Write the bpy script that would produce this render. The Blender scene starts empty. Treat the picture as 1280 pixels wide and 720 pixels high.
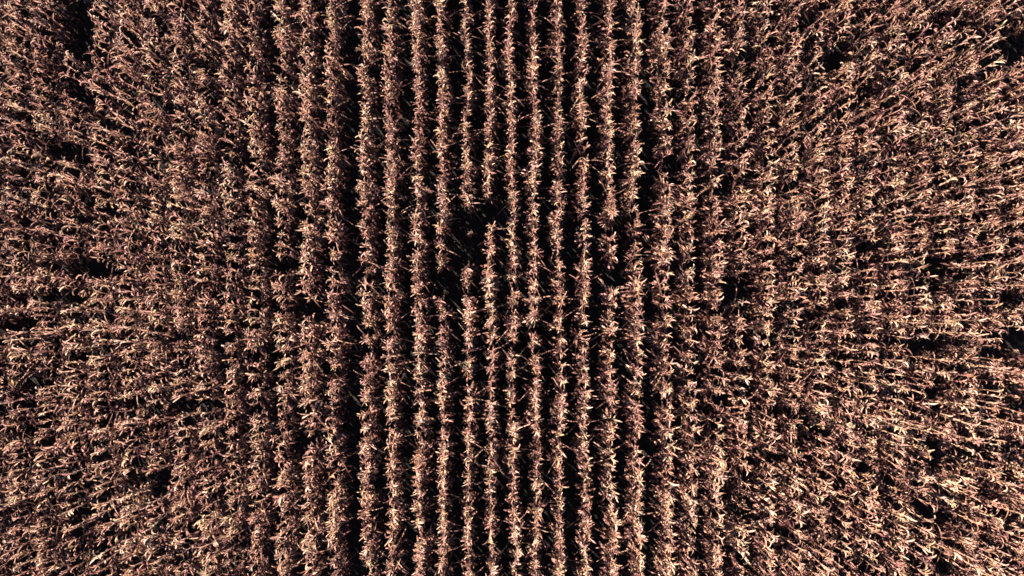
import bpy, math, random
import numpy as np

# ---------------------------------------------------------------- camera, sky, sun, exposure
scene = bpy.context.scene
COL = scene.collection
R = math.radians

CAM_Z = 23.25
F_PX = 905.0                 # focal length in pixels of a 1280-wide picture
TOP_Z = 2.1                  # height of the lit canopy
K = (CAM_Z - TOP_Z) / F_PX   # metres per 1280-picture pixel at canopy height

cam_data = bpy.data.cameras.new('camera')
cam = bpy.data.objects.new('camera', cam_data)
COL.objects.link(cam)
cam.location = (0, 0, CAM_Z)
cam.rotation_euler = (0, 0, 0)
cam_data.sensor_width = 36
cam_data.lens = 36 * F_PX / 1280
cam_data.clip_end = 2000
scene.camera = cam

SUN_ELEV, SUN_AZ = 19.0, 131.0     # azimuth of the sun, degrees counter-clockwise from +X
sun_dir = np.array([math.cos(R(SUN_AZ)) * math.cos(R(SUN_ELEV)), math.sin(R(SUN_AZ)) * math.cos(R(SUN_ELEV)), math.sin(R(SUN_ELEV))])

world = bpy.data.worlds.new('World')
scene.world = world
world.use_nodes = True
nt = world.node_tree
bg = nt.nodes['Background']
sky = nt.nodes.new('ShaderNodeTexSky')
sky.sky_type = 'NISHITA'
sky.sun_disc = False
sky.sun_elevation = R(SUN_ELEV)
sky.altitude = 2500
sky.air_density = 0.35
sky.dust_density = 0.2
sky.sun_rotation = R(90 - SUN_AZ)
nt.links.new(sky.outputs[0], bg.inputs['Color'])
bg.inputs['Strength'].default_value = 0.05

sun_data = bpy.data.lights.new('sun', 'SUN')
sun_data.energy = 5.0
sun_data.angle = R(0.5)
sun_data.color = (1.0, 0.885, 0.765)
sun = bpy.data.objects.new('sun', sun_data)
COL.objects.link(sun)
from mathutils import Vector
sun.rotation_euler = Vector(sun_dir).to_track_quat('Z', 'Y').to_euler()

scene.view_settings.view_transform = 'Standard'
scene.view_settings.look = 'None'
scene.view_settings.gamma = 1
scene.view_settings.use_curve_mapping = False
scene.view_settings.exposure = 2.75
scene.cycles.filter_width = 1.6
scene.cycles.max_bounces = 4
scene.cycles.diffuse_bounces = 0

# ---------------------------------------------------------------- materials
def principled(name):
    m = bpy.data.materials.new(name)
    m.use_nodes = True
    return m, m.node_tree, m.node_tree.nodes['Principled BSDF']

def plant_material(name, stops, rough, translucent):
    """dry plant tissue: tone of each leaf from the mesh, tint of each plant, slow drift over the field"""
    m, t, b = principled(name)
    N, L = t.nodes.new, t.links.new
    tone = N('ShaderNodeAttribute'); tone.attribute_name = 'tone'
    tint = N('ShaderNodeAttribute'); tint.attribute_type = 'OBJECT'; tint.attribute_name = 'tint'
    geo = N('ShaderNodeNewGeometry')
    patch = N('ShaderNodeTexNoise'); patch.inputs['Scale'].default_value = 0.9; patch.inputs['Detail'].default_value = 2
    fine = N('ShaderNodeTexNoise'); fine.inputs['Scale'].default_value = 38; fine.inputs['Detail'].default_value = 2
    L(geo.outputs['Position'], patch.inputs['Vector']); L(geo.outputs['Position'], fine.inputs['Vector'])
    def math_(op, a, bb, c=None):
        n = N('ShaderNodeMath'); n.operation = op
        for i, v in enumerate((a, bb, c)):
            if v is None: continue
            if isinstance(v, (int, float)): n.inputs[i].default_value = v
            else: L(v, n.inputs[i])
        return n.outputs[0]
    s = math_('ADD', tone.outputs['Fac'], tint.outputs['Fac'])
    s = math_('MULTIPLY_ADD', math_('SUBTRACT', patch.outputs['Fac'], 0.5), 0.35, s)
    s = math_('MULTIPLY_ADD', math_('SUBTRACT', fine.outputs['Fac'], 0.5), 0.45, s)
    ramp = N('ShaderNodeValToRGB')
    el = ramp.color_ramp.elements
    el[0].position, el[0].color = stops[0][0], (*stops[0][1], 1)
    el[1].position, el[1].color = stops[-1][0], (*stops[-1][1], 1)
    for p, c in stops[1:-1]:
        e = el.new(p); e.color = (*c, 1)
    L(s, ramp.inputs['Fac'])
    # patches of the field dried straw-yellow, others purplish
    hn = N('ShaderNodeTexNoise'); hn.inputs['Scale'].default_value = 2.6; hn.inputs['Detail'].default_value = 3
    L(geo.outputs['Position'], hn.inputs['Vector'])
    hr = N('ShaderNodeValToRGB')
    hr.color_ramp.elements[0].position = 0.36; hr.color_ramp.elements[0].color = (0.95, 0.86, 1.0, 1)
    hr.color_ramp.elements[1].position = 0.66; hr.color_ramp.elements[1].color = (1.0, 1.0, 0.82, 1)
    mid = hr.color_ramp.elements.new(0.52); mid.color = (1.0, 0.97, 0.95, 1)
    L(hn.outputs['Fac'], hr.inputs['Fac'])
    hue = N('ShaderNodeMix'); hue.data_type = 'RGBA'; hue.blend_type = 'MULTIPLY'; hue.inputs[0].default_value = 1.0
    L(ramp.outputs['Color'], hue.inputs[6]); L(hr.outputs['Color'], hue.inputs[7])
    shade = hue.outputs[2]
    L(shade, b.inputs['Base Color'])
    b.inputs['Roughness'].default_value = rough
    b.inputs['Specular IOR Level'].default_value = 0.2
    if translucent:
        tr = N('ShaderNodeBsdfTranslucent'); mix = N('ShaderNodeMixShader')
        L(shade, tr.inputs['Color'])
        mix.inputs[0].default_value = translucent
        L(b.outputs[0], mix.inputs[1]); L(tr.outputs[0], mix.inputs[2])
        L(mix.outputs[0], t.nodes['Material Output'].inputs['Surface'])
    return m

M_LEAF = plant_material('dry_corn_leaf', [
    (0.00, (0.11, 0.045, 0.040)), (0.25, (0.23, 0.115, 0.092)), (0.50, (0.385, 0.202, 0.152)),
    (0.75, (0.475, 0.285, 0.21)), (1.00, (0.53, 0.385, 0.275))], 0.6, 0.40)
M_STALK = plant_material('dry_corn_stalk', [
    (0.00, (0.14, 0.07, 0.05)), (0.5, (0.32, 0.20, 0.13)), (1.00, (0.46, 0.35, 0.22))], 0.5, 0)
M_TASSEL = plant_material('dry_corn_tassel', [
    (0.00, (0.20, 0.09, 0.07)), (0.5, (0.39, 0.21, 0.15)), (1.00, (0.52, 0.385, 0.265))], 0.7, 0.4)

def soil_material():
    m, t, b = principled('dark_field_soil')
    N, L = t.nodes.new, t.links.new
    geo = N('ShaderNodeNewGeometry')
    n1 = N('ShaderNodeTexNoise'); n1.inputs['Scale'].default_value = 1.3; n1.inputs['Detail'].default_value = 8
    n2 = N('ShaderNodeTexNoise'); n2.inputs['Scale'].default_value = 22; n2.inputs['Detail'].default_value = 6
    L(geo.outputs['Position'], n1.inputs['Vector']); L(geo.outputs['Position'], n2.inputs['Vector'])
    mx = N('ShaderNodeMix'); mx.data_type = 'FLOAT'; mx.inputs[0].default_value = 0.5
    L(n1.outputs['Fac'], mx.inputs[2]); L(n2.outputs['Fac'], mx.inputs[3])
    r = N('ShaderNodeValToRGB')
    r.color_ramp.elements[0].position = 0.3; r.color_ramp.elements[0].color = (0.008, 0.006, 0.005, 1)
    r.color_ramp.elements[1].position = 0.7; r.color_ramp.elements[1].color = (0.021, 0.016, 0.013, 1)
    L(mx.outputs[0], r.inputs['Fac']); L(r.outputs['Color'], b.inputs['Base Color'])
    b.inputs['Roughness'].default_value = 0.95
    bp = N('ShaderNodeBump'); bp.inputs['Strength'].default_value = 0.8; bp.inputs['Distance'].default_value = 0.04
    L(n2.outputs['Fac'], bp.inputs['Height']); L(bp.outputs[0], b.inputs['Normal'])
    return m
M_SOIL = soil_material()

# ---------------------------------------------------------------- mesh from arrays (quads only)
def quad_mesh(name, V, Q, tone, mat):
    me = bpy.data.meshes.new(name)
    nv, nq = len(V), len(Q)
    me.vertices.add(nv); me.loops.add(nq * 4); me.polygons.add(nq)
    me.vertices.foreach_set('co', np.ascontiguousarray(V, dtype=np.float32).ravel())
    me.loops.foreach_set('vertex_index', np.ascontiguousarray(Q, dtype=np.int32).ravel())
    me.polygons.foreach_set('loop_start', np.arange(0, nq * 4, 4, dtype=np.int32))
    me.polygons.foreach_set('loop_total', np.full(nq, 4, dtype=np.int32))
    me.polygons.foreach_set('use_smooth', np.ones(nq, dtype=bool))
    if tone is not None:
        a = me.attributes.new('tone', 'FLOAT', 'POINT')
        a.data.foreach_set('value', np.ascontiguousarray(tone, dtype=np.float32))
    me.materials.append(mat)
    me.update(calc_edges=True)
    return me

# ---------------------------------------------------------------- ground
def ground():
    n, half = 160, 24.0
    # fine grid under the field with ridged rows, ringed out to the horizon
    g = np.linspace(-half, half, n)
    ext = np.array([-900, -400, -150, -60, *g, 60, 150, 400, 900], dtype=float)
    X, Y = np.meshgrid(ext, ext, indexing='ij')
    Z = 0.02 * np.sin(X * 8.27 + 0.3 * np.sin(Y)) + 0.012 * np.sin(X * 3.1 + Y * 4.3) - 0.03
    far = (abs(X) > half) | (abs(Y) > half)
    Z[far] = -0.03
    V = np.stack([X.ravel(), Y.ravel(), Z.ravel()], 1)
    k = len(ext)
    I = np.arange(k * k).reshape(k, k)
    Q = np.stack([I[:-1, :-1], I[1:, :-1], I[1:, 1:], I[:-1, 1:]], -1).reshape(-1, 4)
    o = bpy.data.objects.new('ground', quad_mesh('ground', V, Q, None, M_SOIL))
    o['kind'] = 'structure'; o['label'] = 'dark bare soil between the corn rows'
    COL.objects.link(o)
ground()

# ---------------------------------------------------------------- corn plant variants
rng = np.random.default_rng(11)

class Part:
    def __init__(self): self.V, self.Q, self.T, self.n = [], [], [], 0
    def add(self, V, Q, tone):
        V = np.asarray(V, float); Q = np.asarray(Q, int)
        self.V.append(V); self.Q.append(Q + self.n)
        self.T.append(np.full(len(V), tone) if np.isscalar(tone) else tone); self.n += len(V)
    def arrays(self):
        return np.concatenate(self.V), np.concatenate(self.Q), np.concatenate(self.T)

def strip_quads(n, across):
    I = np.arange(n * across).reshape(n, across)
    return np.stack([I[:-1, :-1], I[:-1, 1:], I[1:, 1:], I[1:, :-1]], -1).reshape(-1, 4)

def tube(part, pts, radii, sides, tone):
    pts = np.asarray(pts, float); n = len(pts)
    a = np.linspace(0, 2 * np.pi, sides, endpoint=False)
    ring = np.stack([np.cos(a), np.sin(a), 0 * a], 1)
    V = (pts[:, None, :] + ring[None] * np.asarray(radii)[:, None, None]).reshape(-1, 3)
    I = np.arange(n * sides).reshape(n, sides); J = np.roll(I, -1, axis=1)
    Q = np.stack([I[:-1], J[:-1], J[1:], I[1:]], -1).reshape(-1, 4)
    part.add(V, Q, tone)

def ribbon(part, p0, az, el, length, width, bend, power, swirl, twist, fold, tone, n=8, tipcurl=0.0):
    s = np.linspace(0, 1, n)
    th = el - bend * s ** power - tipcurl * np.clip((s - 0.65) / 0.35, 0, 1) ** 2
    ph = az + swirl * s ** 1.5
    d = np.stack([np.cos(th) * np.cos(ph), np.cos(th) * np.sin(ph), np.sin(th)], 1)
    step = length / (n - 1)
    P = p0 + np.concatenate([np.zeros((1, 3)), np.cumsum(d[:-1] * step, 0)])
    side = np.stack([-np.sin(ph), np.cos(ph), 0 * ph], 1)
    up = np.cross(d, side)
    tw = twist * s
    S = side * np.cos(tw)[:, None] + up * np.sin(tw)[:, None]
    U = -side * np.sin(tw)[:, None] + up * np.cos(tw)[:, None]
    w = width * (0.62 + 0.9 * s - 0.55 * s ** 2) * np.sqrt(np.clip(1 - s ** 2.6, 0.012, 1)) * 0.5
    w = w * (1 + 0.22 * rng.standard_normal(n).clip(-1.5, 1.5))
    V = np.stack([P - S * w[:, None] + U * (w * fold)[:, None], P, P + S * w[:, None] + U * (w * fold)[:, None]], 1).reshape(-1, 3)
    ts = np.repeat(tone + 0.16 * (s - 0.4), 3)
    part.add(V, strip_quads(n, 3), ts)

def make_variant(kind='full'):
    u = rng.uniform
    H = u(1.82, 2.02)
    stalk, leaves, tassel, ear = Part(), Part(), Part(), Part()
    bow, boa = u(0, 0.07), u(0, 2 * np.pi)
    def axis(z):
        q = (z / H) ** 2
        return np.array([bow * q * np.cos(boa), bow * q * np.sin(boa), z])
    zs = np.linspace(-0.06, H, 7)
    tube(stalk, [axis(max(z, 0)) * [1, 1, 0] + [0, 0, z] for z in zs], np.linspace(0.014, 0.005, 7), 5, u(0.3, 0.7))
    az0 = u(0, 2 * np.pi)
    nu = rng.integers(5, 8)
    for i in range(nu):      # upper leaves: standing along the stalk, the tip curled over into a hook
        f = i / (nu - 1)
        z = H * (0.68 + 0.28 * f) + u(-0.03, 0.03)
        az = az0 + np.pi * (i % 2) + u(-0.9, 0.9)
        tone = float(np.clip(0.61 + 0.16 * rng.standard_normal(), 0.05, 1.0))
        p = axis(min(z, H))
        q = u(0, 1)
        if q < 0.15:
            ribbon(leaves, p, az, u(1.0, 1.4), u(0.24, 0.36), u(0.04, 0.06), u(0.2, 0.9), 1.8, u(-0.6, 0.6), u(-1.5, 1.5), u(0.1, 0.7), tone, 7, u(0.6, 3.0))
        else:
            ribbon(leaves, p, az, u(1.28, 1.56), u(0.32, 0.52), u(0.030, 0.054), u(1.8, 4.6), u(2.6, 5.5), u(-2.0, 2.0), u(-1.8, 1.8), u(0.1, 0.7), tone, 10, u(-0.5, 2.2))
    for i in range(4):       # middle leaves: folded down close to the stalk, now and then one arching out
        z = H * (0.40 + 0.26 * i / 3) + u(-0.04, 0.04)
        az = az0 + np.pi * (i % 2) + u(-0.9, 0.9)
        tone = float(np.clip(0.30 + 0.17 * rng.standard_normal(), 0.0, 0.8))  # darker than upper leaves: weathering plus shade inside the stand, put into the tone
        p = axis(z)
        if u(0, 1) < 0.13:
            ribbon(leaves, p, az, u(0.3, 0.8), u(0.55, 0.8), u(0.025, 0.04), u(0.9, 1.7), 1.4, u(-0.4, 0.4), u(-1.0, 1.0), u(0.2, 0.6), tone + 0.15, 9, u(0, 1))
        else:
            ribbon(leaves, p, az, u(1.2, 1.5), u(0.28, 0.46), u(0.036, 0.06), u(2.7, 3.05), u(0.35, 0.55), u(-0.9, 0.9), u(-2, 2), u(0.3, 1.0), tone, 8, u(-0.5, 0.8))
    for i in range(8):       # lower leaves: withered against the stalk, toned dark for weathering and painted-in canopy shade
        z = H * (0.10 + 0.42 * i / 7)
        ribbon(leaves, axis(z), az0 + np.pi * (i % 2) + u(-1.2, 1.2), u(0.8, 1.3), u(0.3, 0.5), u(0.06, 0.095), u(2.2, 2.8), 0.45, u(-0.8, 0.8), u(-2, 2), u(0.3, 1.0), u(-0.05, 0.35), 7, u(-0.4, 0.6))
    top = axis(H)
    tt = u(0.45, 0.85)
    tube(tassel, [top, top + [0, 0, 0.11], top + [u(-.03, .03), u(-.03, .03), 0.22]], [0.008, 0.012, 0.006], 4, tt)
    for k in range(rng.integers(2, 5)):
        ribbon(tassel, top + [0, 0, u(-0.02, 0.1)], u(0, 2 * np.pi), u(0.7, 1.35), u(0.14, 0.25), u(0.022, 0.036), u(0.2, 2.2), 1.6, u(-0.9, 0.9), u(-1, 1), 0.5, tt + u(-0.2, 0.2), 8, u(0.3, 2.6))
    ez, ea = H * u(0.42, 0.55), az0 + u(-0.5, 0.5) + np.pi * rng.integers(0, 2)
    e0 = axis(ez) + np.array([np.cos(ea), np.sin(ea), 0]) * 0.02
    tilt = u(-1.4, 0.5)     # most ears have dropped
    ed = np.array([np.cos(ea) * math.cos(tilt), np.sin(ea) * math.cos(tilt), math.sin(tilt)])
    pts = [e0 + ed * t for t in (0, 0.05, 0.13, 0.2, 0.25)]
    tube(ear, pts, [0.008, 0.025, 0.027, 0.018, 0.003], 6, u(0.55, 0.85))
    for k in range(3):
        ribbon(ear, e0, ea + u(-0.9, 0.9), tilt + u(-0.4, 0.4), u(0.18, 0.28), 0.045, u(0.1, 0.8), 1.5, 0, u(-0.8, 0.8), 0.5, u(0.55, 0.9), 5)
    return dict(stalk=stalk.arrays(), leaves=leaves.arrays(), tassel=tassel.arrays(), ear=ear.arrays(), H=H)

NV = 36
VARIANTS = [make_variant() for _ in range(NV)]
PART_MAT = {'stalk': M_STALK, 'leaves': M_LEAF, 'tassel': M_TASSEL, 'ear': M_LEAF}

# ---------------------------------------------------------------- rows and gaps as they lie in the field (picture coordinates at canopy height -> metres)
ROWS = [-252, -219, -186, -154, -121, -89, -56, -23, 12, 44, 80, 118, 153, 186, 219, 250, 282, 313, 347, 381, 412, 454, 486, 521, 551.5, 584, 612.5, 641, 669.5, 700.5,
        732, 766, 798.5, 836, 867, 900, 932, 966, 999, 1032, 1062, 1093, 1127, 1160, 1190, 1220, 1251, 1280, 1313, 1346, 1378, 1410]
GAPS = {  # row -> [(y0, y1)]
    551.5: [(331, 371)], 584: [(255, 330)], 612.5: [(245, 272)], 641: [(346, 353), (429, 447)], 669.5: [(408, 420)], 732: [(316, 323)],
    766: [(332, 354)], 798.5: [(298, 306)], 454: [(414, 421), (436, 442)], 521: [(349, 355)],
    836: [(198, 206)], 900: [(505, 520)],
    1190: [(322, 343), (352, 369), (424, 446), (470, 500), (556, 600), (634, 684), (706, 722)],
    1160: [(124, 140), (428, 444)], 1220: [(150, 160)], 1251: [(165, 196), (610, 622)], 1280: [(20, 72), (360, 385), (420, 450), (480, 505), (560, 580), (650, 664)],
    1313: [(30, 80), (400, 440)],
    932: [(346, 358), (372, 380)], 1062: [(60, 74)], 1093: [(0, 9), (100, 112)],
    80: [(-30, 66), (92, 120), (168, 196), (328, 350), (364, 386)], 118: [(320, 348)], 44: [(165, 186), (362, 380)], 12: [(360, 384), (470, 482)],
    153: [(500, 512), (592, 620)], 186: [(505, 526), (590, 630)], 219: [(508, 526)], 250: [(470, 480), (520, 532)],
    381: [(340, 352)], 412: [(0, 10)], 347: [(130, 142), (620, 628)],
}

def px(x, y): return np.array([(x - 640.0) * K, (360.0 - y) * K])

SPACING = 0.168 / K          # picture pixels between plants of a row
plants = []                  # (X, Y, row, py, scale, lean x, lean y, rot, variant, tint)
prng = np.random.default_rng(5)
Y0, Y1 = -250, 840
for ri, rx in enumerate(ROWS):
    outer = abs(rx - 640) > 215
    gaps = GAPS.get(rx, [])
    ph = prng.uniform(0, 6.28, 4)
    y = Y0 + prng.uniform(0, SPACING)
    hs = prng.normal(0, 0.02)
    while y < Y1:
        yy = y + prng.normal(0, 1.0)
        y += SPACING * (prng.uniform(0.35, 0.8) if prng.random() < 0.45 else prng.uniform(1.05, 2.0))
        trim = (-2 if rx > 1000 else 3) if outer else 0
        if any(a + trim < yy < b - trim for a, b in gaps): continue
        if prng.random() < (0.05 if outer else 0.01): continue
        wob = 1.3 * math.sin(yy / 61 + ph[0]) + 1.0 * math.sin(yy / 23 + ph[1]) + 0.7 * prng.standard_normal()
        xx = rx + 0.006 * (yy - 390) + wob
        hn = 0.05 * math.sin(yy / 47 + ph[2]) + 0.03 * math.sin(yy / 19 + ph[3])
        sc = float(np.clip(1.0 + hs + 0.5 * hn + prng.normal(0, 0.05), 0.72, 1.12))
        lx, ly = 0.0 + prng.normal(0, 0.035), 0.055 + prng.normal(0, 0.045)
        if prng.random() < 0.04: lx, ly = lx + prng.normal(0, 0.13), ly + prng.normal(0, 0.16)
        tint = 0.12 * prng.standard_normal() + 0.07 * math.sin(yy / 33 + ph[1] * 2)
        plants.append((xx, yy, ri, sc, lx, ly, prng.uniform(0, 2 * np.pi), int(prng.integers(NV)), float(np.clip(tint, -0.32, 0.32))))
# a low sprout alone in the bare patch
SPROUT = (585.5, 287.0)

# the plants nearest the camera stand as things of their own; the rest is one stand of corn
NEAR = 298
order = sorted(range(len(plants)), key=lambda i: (plants[i][0] - 650) ** 2 + (plants[i][1] - 352) ** 2)
near = set(order[:NEAR])

def lean_matrix(sc, lx, ly, rot):
    c, s = math.cos(rot), math.sin(rot)
    Rz = np.array([[c, -s, 0], [s, c, 0], [0, 0, 1.0]])
    z = np.array([lx, ly, 1.0]); z /= np.linalg.norm(z)
    x = np.cross([0, 1, 0], z); x /= np.linalg.norm(x)
    y = np.cross(z, x)
    return np.stack([x, y, z], 1) @ Rz * sc

def base_of(p):
    top = px(p[0], p[1])
    return np.array([top[0] - p[4] * 2.0 * p[3], top[1] - p[5] * 2.0 * p[3], 0.0])

# ---- the stand of corn
V_all, Q_all, T_all, M_all, off = [], [], [], [], 0
merged = []
for v in VARIANTS:
    Vs, Qs, Ts, Ms, n = [], [], [], [], 0
    for mi, k in enumerate(('stalk', 'leaves', 'tassel', 'ear')):
        V, Q, T = v[k]
        Vs.append(V); Qs.append(Q + n); Ts.append(T); Ms.append(np.full(len(Q), (0, 1, 2, 1)[mi])); n += len(V)
    merged.append((np.concatenate(Vs), np.concatenate(Qs), np.concatenate(Ts), np.concatenate(Ms)))
for i, p in enumerate(plants):
    if i in near: continue
    V, Q, T, Mi = merged[p[7]]
    A = lean_matrix(p[3], p[4], p[5], p[6])
    V_all.append(V @ A.T + base_of(p)); Q_all.append(Q + off); T_all.append(T + p[8]); M_all.append(Mi); off += len(V)
V_all, Q_all, T_all, M_all = map(np.concatenate, (V_all, Q_all, T_all, M_all))
me = quad_mesh('corn_stand', V_all, Q_all, T_all, M_STALK)
me.materials.append(M_LEAF); me.materials.append(M_TASSEL)
me.polygons.foreach_set('material_index', M_all.astype(np.int32))
stand = bpy.data.objects.new('corn_stand', me)
stand['kind'] = 'stuff'; stand['category'] = 'corn field'
stand['label'] = 'rest of the dry tan corn standing in long straight rows around the middle of the field'
COL.objects.link(stand)
del V_all, Q_all, T_all, M_all

# ---- single plants: one of each variant, then copies
meshes = [{k: quad_mesh('corn_' + k, *v[k], PART_MAT[k]) for k in PART_MAT} for v in VARIANTS]
GROUP = 'dry corn plants in the middle of the field'

def new_plant(vi):
    root = bpy.data.objects.new('corn_plant', None)
    root.empty_display_size = 0.2
    COL.objects.link(root)
    for k in ('stalk', 'leaves', 'tassel', 'ear'):
        o = bpy.data.objects.new(k, meshes[vi][k]); COL.objects.link(o); o.parent = root
    return root

def copy_plant(src):
    r = src.copy(); COL.objects.link(r)
    for ch in src.children:
        c = ch.copy(); COL.objects.link(c); c.parent = r
    return r

ORD = ('first second third fourth fifth sixth seventh eighth ninth tenth eleventh twelfth thirteenth fourteenth fifteenth sixteenth seventeenth '
       'eighteenth nineteenth twentieth twenty-first twenty-second twenty-third twenty-fourth twenty-fifth twenty-sixth twenty-seventh twenty-eighth twenty-ninth thirtieth thirty-first thirty-second thirty-third thirty-fourth thirty-fifth thirty-sixth thirty-seventh thirty-eighth thirty-ninth fortieth').split()
# row -> (landmark gap, words above, words below)
OWN = 'dry corn plant {} the gap in '
def own(t): return (OWN.format('above') + t, OWN.format('below') + t)
def beside(gap, t): return (f'dry corn plant upward from {gap} height, {t} it', f'dry corn plant downward from {gap} height, {t} it')
BARE, SMALL = (332, 369), (334, 352)
ROWNAME = {
    454: (BARE, beside('bare patch', 'third row left of')),
    486: (BARE, beside('bare patch', 'second row left of')),
    521: (BARE, beside('bare patch', 'row just left of')),
    551.5: (BARE, own("the bare patch's left row")),
    584: ((258, 327), own("the bare patch's longest broken row")),
    612.5: ((249, 270), own("the bare patch's right row")),
    641: ((431, 445), own('the first row right of bare patch')),
    669.5: ((410, 419), own('the second row right of bare patch')),
    700.5: (SMALL, beside('small right-hand gap', 'second row left of')),
    732: (SMALL, beside('small right-hand gap', 'row just left of')),
    766: (SMALL, own('the row of the small right-hand gap')),
    798.5: (SMALL, beside('small right-hand gap', 'row just right of')),
    836: (SMALL, beside('small right-hand gap', 'second row right of')),
}
by_row = {}
for i in near: by_row.setdefault(ROWS[plants[i][2]], []).append(i)
labels = {}
for rx, ids in by_row.items():
    (g0, g1), words = ROWNAME[rx]
    gm = (g0 + g1) / 2
    up = sorted([i for i in ids if plants[i][1] <= gm], key=lambda i: -plants[i][1])
    dn = sorted([i for i in ids if plants[i][1] > gm], key=lambda i: plants[i][1])
    for seq, w in ((up, words[0]), (dn, words[1])):
        for n, i in enumerate(seq): labels[i] = f'{ORD[n]} {w}'

proto = {}
for i in sorted(near, key=lambda i: (plants[i][2], plants[i][1])):
    p = plants[i]
    vi = p[7]
    if vi in proto: o = copy_plant(proto[vi])
    else: o = proto[vi] = new_plant(vi)
    A = lean_matrix(p[3], p[4], p[5], p[6])
    b = base_of(p)
    from mathutils import Matrix
    o.matrix_world = Matrix(((*A[0], b[0]), (*A[1], b[1]), (*A[2], b[2]), (0, 0, 0, 1)))
    o['label'] = labels[i]; o['category'] = 'corn plant'; o['group'] = GROUP
    for ch in o.children: ch['tint'] = p[8]

# ---- the stunted plant alone in the bare patch
sp = bpy.data.objects.new('corn_plant', None); COL.objects.link(sp)
sp.location = (*px(*SPROUT), 0); sp.scale = (0.62, 0.62, 0.62)
for k in ('stalk', 'leaves', 'tassel'):
    o = bpy.data.objects.new(k, meshes[3][k]); COL.objects.link(o); o.parent = sp; o['tint'] = -0.1
sp['label'] = 'stunted grey corn plant standing alone in the bare patch between broken rows'
sp['category'] = 'corn plant'; sp['group'] = GROUP

# ---------------------------------------------------------------- fallen leaves on the soil
lit = Part()
for _ in range(1500):
    x, y = rng.uniform(-17.5, 17.5), rng.uniform(-10.5, 10.5)
    ribbon(lit, np.array([x, y, rng.uniform(0.015, 0.06)]), rng.uniform(0, 6.28), rng.uniform(-0.02, 0.12), rng.uniform(0.2, 0.6), rng.uniform(0.03, 0.055),
           rng.uniform(0, 0.15), 1, rng.uniform(-1.5, 1.5), rng.uniform(-0.3, 0.3), 0.2, float(rng.uniform(-0.1, 0.22)), 6)
lo = bpy.data.objects.new('leaf_litter', quad_mesh('leaf_litter', *lit.arrays(), M_LEAF))
lo['kind'] = 'stuff'; lo['category'] = 'leaf litter'; lo['label'] = 'fallen withered corn leaves lying on the dark soil between rows'
COL.objects.link(lo)
